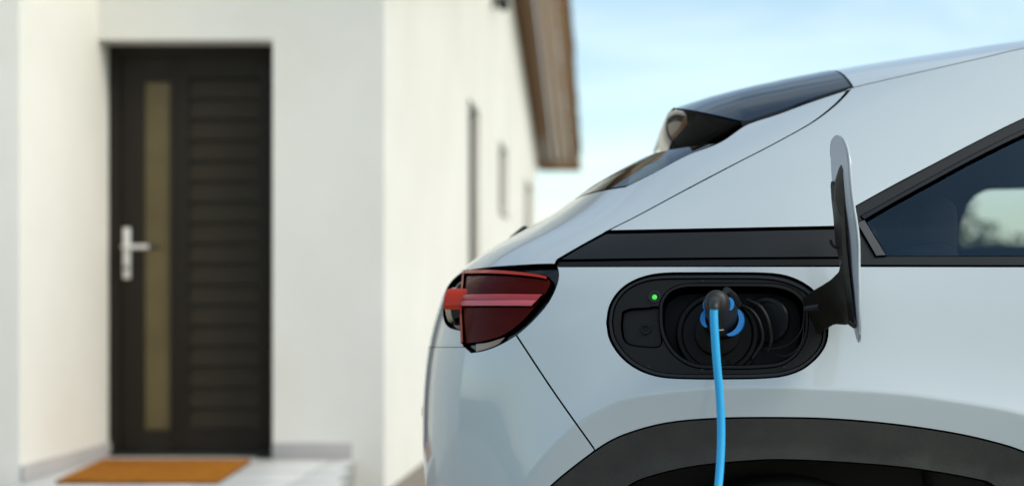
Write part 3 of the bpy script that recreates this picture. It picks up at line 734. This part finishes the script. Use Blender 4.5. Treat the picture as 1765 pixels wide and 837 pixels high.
# ---- wheels, liners, underbody
def arc_liner(dx_):
    P3 = [surf([u], [z])[0] for u, z in hits(INN[::2])]; V = []; Fc = []
    for p in P3: V += [(p[0]+dx_, p[1]+.012, p[2]+.004), (p[0]+dx_, p[1]+.33, p[2]+.02)]
    for i in range(len(P3)-1): Fc.append((2*i, 2*i+1, 2*i+3, 2*i+2))
    c = len(V); V += [(.405+dx_, 2.95, .2)]
    for i in range(len(P3)-1): Fc.append((2*i+1, c, 2*i+3))
    for far in (0, 1):
        vv = [(a, 2*YC-b if far else b, d) for a, b, d in V]; mk('wheel_arch_liner', vv, Fc, 'interior', car, smooth=False)
arc_liner(0); arc_liner(WB)
def wheel(x, far):
    s = -1 if far else 1; y0 = YC-s*(YC-2.635); ax = Vector((0, -s, 0)); c = (x, y0, .335)
    wh = bpy.data.objects.new('wheel', None); COL.objects.link(wh); wh.parent = car; wh.location = Vector((x, y0, .335))-origin(car)
    lathe('tyre', c, ax, [(-.215, .235), (-.215, .30), (-.20, .327), (-.17, .335), (-.03, .335), (-.008, .325), (0, .30), (0, .245), (-.01, .235)], 'tyre', wh, 56)
    lathe('rim', c, ax, [(-.20, .22), (-.20, .236), (-.006, .236), (0, .23), (-.01, .222), (-.05, .21), (-.07, .08), (-.04, .06), (-.03, .035)], 'rim', wh, 48)
    for k in range(5):
        a = 2*PI*k/5; r0, r1 = .05, .222; bm = bmesh.new()
        bm_box(bm, (r0, -.012, -.026), (r1, .012, .026), .004); bmesh.ops.rotate(bm, verts=bm.verts, cent=(0, 0, 0), matrix=Matrix.Rotation(a, 3, 'Y')); bmesh.ops.translate(bm, verts=bm.verts, vec=(x, y0-s*-.022, .335)); from_bm('spoke', bm, 'rim', wh)
for x in (.405, .405+WB):
    for far in (0, 1): wheel(x, far)
box('underbody', (-.2, 2.98, .20), (3.5, 4.02, .30), 'interior', car, .02)
# ---- cabin
box('cabin_floor', (-.05, 2.75, .42), (2.6, 4.25, .46), 'interior', car, .01)
box('parcel_shelf', (.02, 2.80, 1.02), (.66, 4.20, 1.045), 'interior', car, .01)
bm = bmesh.new(); bm_box(bm, (.70, 2.86, .5), (.86, 4.14, 1.15), .05, Matrix.Rotation(.18, 3, 'Y').inverted(), 4); rear_seat = from_bm('rear_seat', bm, 'seat_cloth', car)
for y in (3.05, 3.86):
    bm = bmesh.new(); bm_box(bm, (.73, y-.13, 1.10), (.815, y+.13, 1.255), .04, None, 4); from_bm('headrest', bm, 'seat_cloth', rear_seat)
bm = bmesh.new(); bm_box(bm, (1.75, 3.70, .5), (1.90, 4.16, 1.16), .05, None, 4); fs_ = from_bm('front_seat', bm, 'seat_cloth', car)
def far_side(x, z): return (PI+(x-(float(XRs(z))+AA)), z)
tr_out = [far_side(x, z) for x, z in ([(.40, z) for z in np.linspace(.9, 1.55, 14)]+[(x, 1.56) for x in np.linspace(.45, 2.4, 30)]+[(2.4, z) for z in np.linspace(1.54, .9, 10)]+[(x, .9) for x in np.linspace(2.35, .42, 20)])]
def rrect(x0, x1, z0, z1, r):
    o = []
    for cx_, cz_, a0 in ((x1-r, z1-r, 0), (x0+r, z1-r, 90), (x0+r*.3, z0+r*.3, 180), (x1-r*.3, z0+r*.3, 270)):
        rr = r if a0 < 180 else r*.3
        o += [(cx_+rr*math.cos(math.radians(a0+t)), cz_+rr*math.sin(math.radians(a0+t))) for t in range(0, 91, 10)]
    return o
tr_hole = [far_side(x, z+.02*(x-1.18)) for x, z in rrect(1.178, 2.2, 1.232, 1.415, .07)]
panel('interior_trim', tr_out, 'interior', car, holes=[tr_hole], off=-.045, depth=.02, grid=.06, step=.025)

# ---- rear lamp
lamp_out = hits(LAMPR[::-1][0:1])+hits(lampT[1:])+hits(lampB[::-1])+hits(LAMPR[1:-1])
for far in (0, 1):
    fm = (lambda q: mirror(q)) if far else (lambda q: q)
    st = dict(step=.02, grid=.04) if far else dict(step=.006, grid=.012)
    hsg = panel('rear_lamp', fm(lamp_out), 'gloss_black', car, off=-.010, depth=.03, **st)
    LT = cr([(801, 467.5), (840, 467), (884, 469.5), (925, 474), (944, 479), (949, 488)], 5)
    LR = cr([(949, 488), (944, 500), (931, 518), (900, 553), (868, 576), (832, 587), (799, 591)], 5)
    LL = cr([(799, 591), (797, 530), (801, 467.5)], 6)
    lens = hits(LT+LR[1:]+LL[1:-1])
    zs0, zs1 = hit(850, 527)[1], hit(850, 508)[1]
    def lo_(uv, zs0=zs0, zs1=zs1):
        z = uv[:, 1]; return .004*np.clip((zs0-z)/.10, -1, 1)**2*-1 + 0.*z
    lz = panel('lens', fm(lens), 'lens_dark', hsg, off=.001, rad=.003, depth=.02, offf=lo_, **st)
    for q0, q1, x0_, x1_, mm in ((508.5, 517.5, 938, 929.5, 'lens_bar'), (518.3, 528, 928.8, 919, 'lens_pink')):  # unlit rib; its sky reflection is painted in as paler pink and red
        bar = hits(cr([(799.5, q0), (870, q0-.8), (x0_, q0)], 5)+cr([(x0_, q0), (x1_, q1)], 4)+cr([(x1_, q1), (860, q1-.3), (799, q1)], 5))
        zm = (hit(860, q0)[1]+hit(860, q1)[1])/2
        panel('light_bar', fm(bar), mm, lz, off=.0045, rad=.002, depth=.005, offf=lambda uv, zm=zm: .0035-.3*np.abs(uv[:, 1]-zm), **(st if far else dict(step=.004, grid=.005)))
    topb = hits(cr([(802, 467), (840, 466.5), (884, 469), (925, 473.5), (944, 478)], 5)+cr([(943, 481.5), (925, 478), (884, 474), (840, 472), (802, 472.5)], 5))
    panel('lens_edge', fm(topb), 'lens_red', lz, off=.0035, rad=.0025, depth=.005, **st)  # orange-red strip paints the highlight along the top of the lens
    le = hits(cr([(797.5, 590), (795.5, 530), (799.5, 468)], 6)+cr([(802, 468), (798.5, 530), (800.5, 590)], 6))
    panel('lens_edge', fm(le), 'lens_red', lz, off=.004, rad=.003, depth=.012, **st)
    am = hits(cr([(818, 592), (840, 589), (868, 580)], 5)+cr([(868, 580), (858, 591), (840, 599), (818, 605)], 5))
    panel('reflector', fm(am), 'lens_amber', hsg, off=-.004, rad=.002, depth=.006, **st)
    P = hit3(797, 527); sgn = 1
    P = np.array(P); c0 = Vector((P[0]+.01, P[1]+.028, P[2]))
    axd = Vector((-1, .32, 0)).normalized()
    if far: c0.y = 2*YC-c0.y; axd.y *= -1
    c0 = c0+Vector((.012, 0, 0))
    el = lathe('round_lens', c0, axd, [(0, .036), (.02, .037), (.040, .037), (.044, .033), (.036, .028)], 'gloss_black', hsg, 40)
    lathe('trim_ring', c0, axd, [(.036, .0375), (.037, .0395), (.047, .0395), (.050, .037), (.050, .031), (.040, .029)], 'lamp_silver', el, 40)
    xx, yy_, dd = frame_of(axd); V = []; Fc = []; na = 24
    a_lo, a_hi = (118, 190)
    for i in range(na+1):
        a = math.radians(a_lo+(a_hi-a_lo)*i/na)
        side = dd.cross(Vector((0, 0, 1)))*(-1 if far else 1)
        rad_dir = Vector((0, 0, 1))*math.sin(a)+side*math.cos(a)
        for t, r in ((-.004, .036), (-.004, .0405), (.044, .0425), (.053, .040), (.055, .028), (.044, .027)): V.append(c0+dd*t+rad_dir*r)
        if i:
            for j in range(5): Fc.append(((i-1)*6+j, i*6+j, i*6+j+1, (i-1)*6+j+1))
    mk('red_segment', V, Fc, 'lens_red', el, auto=40)

# ---- charge port
port = panel('charge_port', hits(PORT), 'port_plastic', car, holes=[hits(POCK), hits(SMALL)], off=-.0075, inset=.0035, rad=.003, depth=.06, step=.006, grid=.014, hole_depth=.016,
             offf=lambda uv: 0*uv[:, 0])
lip_o = inset_poly(resample([p for p in hits(PORT)], .006)[::(1)], .0) 
_P = resample(hits(PORT), .006); _P = _P if area(_P) > 0 else _P[::-1]
panel('rim_lip', inset_poly(_P, .0030).tolist(), 'satin_black', port, holes=[inset_poly(_P, .0085).tolist()], off=-.0045, rad=.0018, depth=.012, step=.006, grid=.05)
_K = resample(hits(POCK), .006); _K = _K if area(_K) > 0 else _K[::-1]
panel('pocket_rim', inset_poly(_K, -.004).tolist(), 'port_plastic', port, holes=[inset_poly(_K, .0015).tolist()], off=-.0052, rad=.002, depth=.05, step=.006, grid=.05, hole_depth=.055)
panel('pocket_floor', inset_poly(_K, -.006).tolist(), 'pocket_plastic', port, off=-.062, step=.01, grid=.02, depth=.004)
_S = resample(hits(SMALL), .005); _S = _S if area(_S) > 0 else _S[::-1]
panel('tray_floor', inset_poly(_S, -.004).tolist(), 'port_plastic', port, off=-.0165, step=.006, grid=.015, depth=.004)
Np = Vector(surfn([hit(1236, 560)[0]], [hit(1236, 560)[1]])[0])
def on_port(px, py, off): return Vector(hit3(px, py, off))
lathe('led_bezel', on_port(1127.5, 509.5, -.009), Np, [(0, .0125), (.003, .0125), (.0042, .0115), (.0042, .0085), (.002, .0075)], 'satin_black', port, 28)
led = lathe('led', on_port(1127.5, 510.5, -.0085), Np, [(0, .0050), (.003, .0050), (.0045, .004), (.005, .002)], 'led', port, 20)
lathe('latch_hole', on_port(1111.5, 565, -.018), Np, [(0, .0105), (.006, .0105), (.0075, .0095), (.0075, .0072), (.001, .0065)], 'seal_black', port, 24)
for (a, b) in ((1118, 630), (1210, 636), (1352, 631), (1211, 482.5)):
    lathe('screw', on_port(a, b, -.008), Np, [(0, .0036), (.0018, .0036), (.0026, .0028), (.0026, .0015), (.0016, .0012)], 'satin_black', port, 14)
# round inlet boss and socket
lathe('inlet_surround', on_port(1238, 570, -.060), Np, [(0, .080), (.030, .080), (.034, .077), (.034, .070), (.026, .066), (.026, .044), (.040, .043), (.042, .040)], 'pocket_plastic', port, 64)
lathe('socket', on_port(1246, 548, -.050), Np, [(0, .039), (.046, .039), (.050, .037), (.050, .033), (.03, .033)], 'pocket_plastic', port, 48)
lathe('dust_cap', on_port(1330, 545, -.050), (Np+Vector((-.55, 0, -.1))).normalized(), [(0, .046), (.010, .046), (.013, .043), (.013, .036), (.007, .034)], 'port_grey', port, 48)
lathe('dust_cap', on_port(1276, 606, -.052), (Np+Vector((0, 0, .35))).normalized(), [(0, .030), (.012, .030), (.014, .027), (.014, .022), (.009, .02)], 'pocket_plastic', port, 40)
tube('cap_strap', [on_port(1290, 510, -.03), on_port(1312, 525, -.022), on_port(1326, 550, -.02), on_port(1332, 580, -.022), on_port(1328, 600, -.03)], .0042, 'port_grey', port, 10)
tube('cap_strap', [on_port(1276, 520, -.03), on_port(1297, 532, -.020), on_port(1312, 556, -.018), on_port(1316, 585, -.02), on_port(1300, 612, -.03)], .0035, 'port_grey', port, 10)
tube('tether', [on_port(1386, 523, -.004), on_port(1385, 545, .004), on_port(1380, 570, .004), on_port(1366, 588, -.004), on_port(1345, 597, -.012), on_port(1320, 597.5, -.018)], .0013, 'port_grey', port, 8)
tube('tether', [on_port(1388, 530, -.004), on_port(1385, 560, .004), on_port(1381, 590, .002), on_port(1368, 606, -.004), on_port(1352, 612, -.010), on_port(1340, 607, -.016)], .0013, 'port_grey', port, 8)
# ---- charge flap, standing open on its hinge arm
flap = bpy.data.objects.new('charge_flap', None); COL.objects.link(flap); flap.parent = car; flap.location = (0, 0, 0)
yk = [233, 240, 252, 270, 300, 330, 370, 400, 456, 520, 560, 580, 590]
nk = [1443, 1452, 1457.5, 1461.5, 1464, 1466.5, 1472, 1476.5, 1478.5, 1479, 1479.5, 1479.5, 1479]
fk = [1441, 1434.5, 1431.5, 1430.5, 1431.5, 1434, 1439, 1443, 1451, 1463, 1470, 1475, 1478.5]
_ne, _fe = spl(yk, nk), spl(yk, fk)
def _top(py, sg): return 1442+4*(py-232.9)/37.1+sg*15.5*math.sqrt(max(0, 1-((270-py)/37.1)**2))
def NE(py): return _top(py, 1) if py < 270 else _ne(py)
def FE(py): return _top(py, -1) if py < 270 else _fe(py)
ys_ = 233+357*(.5-.5*np.cos(np.linspace(0, PI, 44)))
Yn, Yf_ = 2.375, 2.535
def lid_pt(py, s, tk=0.):
    """s 0 = edge nearest the car, 1 = edge nearest the viewer; tk = thickness step towards the car's front"""
    e = math.sqrt(max(0, 1-(max(0, abs(py-411.5)-105)/74)**2)); ym = (Yn+Yf_)/2
    Y = ym+(Yf_-Yn)/2*e*(1-2*s); px = float(FE(py))*(1-s)+float(NE(py))*s
    p = pxw(px, py, Y); p.x += tk; return p
def lid_shell(name, m, tk0, tk1, parent, shrink=0.):
    V, Fc = [], []; ns_ = 9
    for py in ys_:
        ss = [shrink+(1-2*shrink)*k/(ns_-1) for k in range(ns_)]
        V += [lid_pt(py, s, tk0) for s in ss]+[lid_pt(py, s, tk1) for s in ss[::-1]]
    m_ = 2*ns_
    for i in range(len(ys_)-1):
        for k in range(m_): Fc.append((i*m_+k, i*m_+(k+1) % m_, (i+1)*m_+(k+1) % m_, (i+1)*m_+k))
    Fc.append(list(range(m_))); Fc.append(list(range((len(ys_)-1)*m_, len(ys_)*m_))[::-1])
    bm = bmesh.new(); me = bpy.data.meshes.new('t'); me.from_pydata([list(v) for v in V], [], Fc); bm.from_mesh(me); bpy.data.meshes.remove(me); bmesh.ops.recalc_face_normals(bm, faces=bm.faces)
    return from_bm(name, bm, m, parent, 50)
lid = lid_shell('lid', 'paint', .0016, .0048, flap)
lid_shell('inner_skin', 'lid_grey', 0, .0014, lid, .05)
tube('lid_rim', [lid_pt(py, 1.0, .0022) for py in (575, 540, 500, 456, 420, 390, 360, 330, 300, 275, 258, 246, 238)]+[lid_pt(234.5, .5, .0022)]+[lid_pt(py, 0, .0022) for py in (240, 252, 270)], .0021, 'paint', lid, 8)
def slab(name, rows, m, parent, auto=40):
    """rows: list of closed loops (same count)"""
    n = len(rows[0]); V = [p for r in rows for p in r]; Fc = []
    for i in range(len(rows)-1):
        for k in range(n): Fc.append((i*n+k, i*n+(k+1) % n, (i+1)*n+(k+1) % n, (i+1)*n+k))
    Fc.append(list(range(n))); Fc.append(list(range((len(rows)-1)*n, len(rows)*n))[::-1])
    bm = bmesh.new(); me = bpy.data.meshes.new('t'); me.from_pydata([list(v) for v in V], [], Fc); bm.from_mesh(me); bpy.data.meshes.remove(me); bmesh.ops.recalc_face_normals(bm, faces=bm.faces)
    bmesh.ops.bevel(bm, geom=[e for e in bm.edges if e.calc_face_angle(0) > .6], offset=.002, segments=2, affect='EDGES', profile=.5)
    return from_bm(name, bm, m, parent, auto)
# inner bracket on the lid: (py, left px, right px, Y of left face, Y of right face)
def rows_of(tab, Yd=.03):
    R = []
    for py, a, b, Ya, Yb in tab: R.append([pxw(a, py, Ya), pxw(b, py, Yb), pxw(b, py, Yb+Yd), pxw(a, py, Ya+Yd)])
    return R
slab('bracket', rows_of([(284, 1449, 1455, 2.44, 2.43), (292, 1445, 1456.5, 2.44, 2.42), (312, 1439, 1458, 2.45, 2.42), (345, 1438.5, 1456, 2.45, 2.43), (366, 1444, 1456, 2.45, 2.43), (376, 1450, 1457, 2.44, 2.43), (420, 1450, 1459, 2.44, 2.43), (470, 1453, 1464, 2.44, 2.43), (520, 1459, 1469.5, 2.44, 2.42), (562, 1464, 1473.5, 2.44, 2.41)], .035), 'arm_plastic', flap)
slab('hinge_strip', rows_of([(312, 1432.5, 1436, 2.50, 2.50), (320, 1431.5, 1440, 2.50, 2.49), (345, 1433, 1442, 2.50, 2.48), (370, 1436, 1449, 2.50, 2.47), (420, 1440, 1455, 2.50, 2.46), (448, 1446, 1457, 2.50, 2.46), (462, 1448, 1458, 2.50, 2.46)], .03), 'arm_plastic', flap)
arm = []
T = [((1449, 452), (1464, 452), 2.465), ((1446, 468), (1466, 500), 2.47), ((1432, 482), (1468, 545), 2.49), ((1418, 491), (1462, 560), 2.515), ((1404, 499), (1438, 558), 2.55), ((1388, 511), (1416, 572), 2.59), ((1376, 522), (1394, 588), 2.64)]
def lerp_T(T, n=26):
    A = rs([(*t[0], *t[1], t[2]) for t in T], n); return A
for a0, a1, b0, b1, Y in lerp_T(T): arm.append([pxw(a0, a1, Y), pxw(b0, b1, Y-.004), pxw(b0, b1, Y+.030), pxw(a0, a1, Y+.034)])
slab('hinge_arm', arm, 'arm_plastic', flap)
tube('hinge_pin', [pxw(1389, 532, 2.545), pxw(1413, 528.5, 2.52)], .0055, 'satin_black', flap, 14, False)
tube('latch_hook', [pxw(1447, 427, 2.45), pxw(1440, 426, 2.45), pxw(1434, 421, 2.45), pxw(1431, 413, 2.45)], .0026, 'seal_black', flap, 8)
tube('stop_lug', [pxw(1466, 556, 2.42), pxw(1472.5, 561, 2.40)], .005, 'arm_plastic', flap, 10, False)

# ================================================================== charging cable with plug
c_root = thing('charging_cable', tuple(pxw(1246, 548, 2.57)), 'bright blue charging cable with black and blue plug in the charge port', 'charging cable')
def circ(px, py, Y, rpx, n=40, tilt=0.):
    c = pxw(px, py, Y); r = rpx*Y/F
    return [c+Vector((r*math.cos(2*PI*k/n), tilt*math.sin(2*PI*k/n)*r, r*math.sin(2*PI*k/n))) for k in range(n)]
rows = [circ(1246, 548, 2.60, 31), circ(1246, 548, 2.555, 31), circ(1246, 547, 2.53, 30.5), circ(1244, 540, 2.50, 28), circ(1240, 531, 2.465, 25), circ(1236, 523, 2.435, 22.5), circ(1235, 520.5, 2.415, 21), circ(1235, 520, 2.405, 19), circ(1235, 521, 2.400, 14)]
V = [p for r in rows for p in r]; n = 40
Fc = [(i*n+k, i*n+(k+1) % n, (i+1)*n+(k+1) % n, (i+1)*n+k) for i in range(len(rows)-1) for k in range(n)]+[list(range((len(rows)-1)*n, len(rows)*n))]
plug = mk('plug', V, Fc, 'plug_black', c_root, auto=60)
def crescent(px, py, Y0, Y1, r0px, a0, a1, tmax, parent, mname, skew=0.):
    """blue shell wrapped round the plug: ring sector whose thickness swells in the middle"""
    V, Fc = [], []; m_ = 28
    for i in range(m_+1):
        t = i/m_; a = math.radians(a0+(a1-a0)*t); th = tmax*math.sin(PI*min(1, max(0, t)))**.55+.15
        for r, Y in ((r0px-1.5, Y0), (r0px+th, Y0-.0), (r0px+th, (Y0+Y1)/2), (r0px+th*.8, Y1), (r0px-1.5, Y1)):
            V.append(pxw(px+r*math.cos(a), py-r*math.sin(a), Y))
        if i:
            for k in range(5): Fc.append(((i-1)*5+k, (i-1)*5+(k+1) % 5, i*5+(k+1) % 5, i*5+k))
    Fc.append(list(range(5))); Fc.append(list(range(m_*5, m_*5+5))[::-1])
    bm = bmesh.new(); me = bpy.data.meshes.new('t'); me.from_pydata([list(v) for v in V], [], Fc); bm.from_mesh(me); bpy.data.meshes.remove(me); bmesh.ops.recalc_face_normals(bm, faces=bm.faces)
    return from_bm('grip_shell', bm, mname, parent, 40)
crescent(1247, 549, 2.555, 2.50, 28, -78, 36, 9.5, plug, 'blue_shell')
crescent(1243, 549, 2.55, 2.49, 29, 150, 210, 7.5, plug, 'blue_shell')
crescent(1238, 526, 2.49, 2.44, 22, -22, 38, 6.0, plug, 'blue_shell')
crescent(1236, 526, 2.49, 2.45, 22.5, 150, 205, 2.2, plug, 'blue_shell')
tube('release_button', [pxw(1252, 500, 2.50), pxw(1262, 512, 2.53), pxw(1272, 524, 2.55)], [.007, .010, .008], 'plug_black', plug, 14)
tube('lock_pin', [pxw(1238.5, 568.5, 2.50), pxw(1247.5, 567.5, 2.50)], .0016, 'chrome', plug, 8, False)
tube('strain_relief', [pxw(1233, 519.5, 2.42), pxw(1232.3, 521.5, 2.385), pxw(1231.3, 528, 2.368), pxw(1231, 533, 2.366)], [.0125, .0105, .0092, .0088], 'plug_black', plug, 18)
path = [pxw(1232, 524, 2.384), pxw(1231, 531, 2.369), pxw(1230.5, 545, 2.366), pxw(1232, 575, 2.366), pxw(1235.5, 625, 2.368), pxw(1240.5, 680, 2.372), pxw(1243, 735, 2.372), pxw(1242, 785, 2.366), pxw(1238, 840, 2.352), pxw(1226, 960, 2.31), pxw(1200, 1120, 2.25), pxw(1150, 1330, 2.16),
        Vector((.06, 2.04, .10)), Vector((-.03, 1.93, .018)), Vector((-.20, 1.85, .0085)), Vector((-.6, 1.86, .0085)), Vector((-1.1, 2.1, .0085)), Vector((-1.9, 2.9, .0085)), Vector((-2.9, 4.3, .0085)), Vector((-3.6, 5.4, .0085))]
tube('cable', path, .0073, 'blue_rubber', c_root, 18)

# ================================================================== vegetation beyond the car and across the street
def leaf_mass(name, boxes, n, size, m, **pr):
    """many small leaf faces scattered through lumpy volumes"""
    V = []; Fc = []
    for (c, r) in boxes:
        k = int(n*r[0]*r[2]); p = rng.normal(size=(k, 3)); p /= np.linalg.norm(p, axis=1, keepdims=True); p *= rng.uniform(.55, 1.05, (k, 1))*np.array(r); p += np.array(c)
        a = rng.normal(size=(k, 3)); a /= np.linalg.norm(a, axis=1, keepdims=True); b = np.cross(a, rng.normal(size=(k, 3))); b /= np.linalg.norm(b, axis=1, keepdims=True); s = size*rng.uniform(.6, 1.3, (k, 1))
        q = np.stack([p-a*s, p+b*s*.5, p+a*s, p-b*s*.5], 1).reshape(-1, 3); i0 = len(V); V += q.tolist(); Fc += [(i0+4*i, i0+4*i+1, i0+4*i+2, i0+4*i+3) for i in range(k)]
    o = mk(name, V, Fc, m, smooth=False)
    return props(o, **pr)
bx1 = [((6.2+i*1.1+random.uniform(-.3, .3), 24+random.uniform(-.6, .6), 1.3), (.9, .8, random.uniform(1.3, 1.75))) for i in range(14)]
leaf_mass('hedge', bx1, 1300, .10, 'leaves', label='clipped green hedge seen through the car side window', cat='hedge', kind='stuff')
ot = thing('tree', (7.0, 27, 0), 'ochre leaved tree seen through the car side window', 'tree')
tube('trunk', [(7.0, 27, 0), (7.02, 27, 1.2), (7.1, 27.05, 2.6), (7.05, 27, 3.3)], [.12, .10, .07, .03], 'bark', ot, 10)
for d_ in ((.6, .2, 3.1), (-.5, .1, 3.0), (.1, -.5, 3.2)): tube('limb', [(7.05, 27, 1.7), (7.05+d_[0]*.5, 27+d_[1]*.5, 2.4), (7.05+d_[0], 27+d_[1], d_[2])], [.06, .04, .02], 'bark', ot, 8)
cw = leaf_mass('crown', [((7.0+random.uniform(-.6, .6), 27+random.uniform(-.6, .6), random.uniform(2.4, 3.3)), (.5, .5, .45)) for _ in range(9)], 1500, .06, 'leaves_ochre')
cw.parent = ot; cw.location = -ot.location
bx2 = [((-50+i*2.0+random.uniform(-1, 1), -30+.5*i+random.uniform(-3, 3), random.uniform(1.6, 2.8)), (2.6, 2, random.uniform(2.0, 3.6))) for i in range(21)]
leaf_mass('far_wood', bx2, 220, .24, 'leaves', label='belt of trees across the street mirrored in the bumper', cat='trees', kind='stuff')
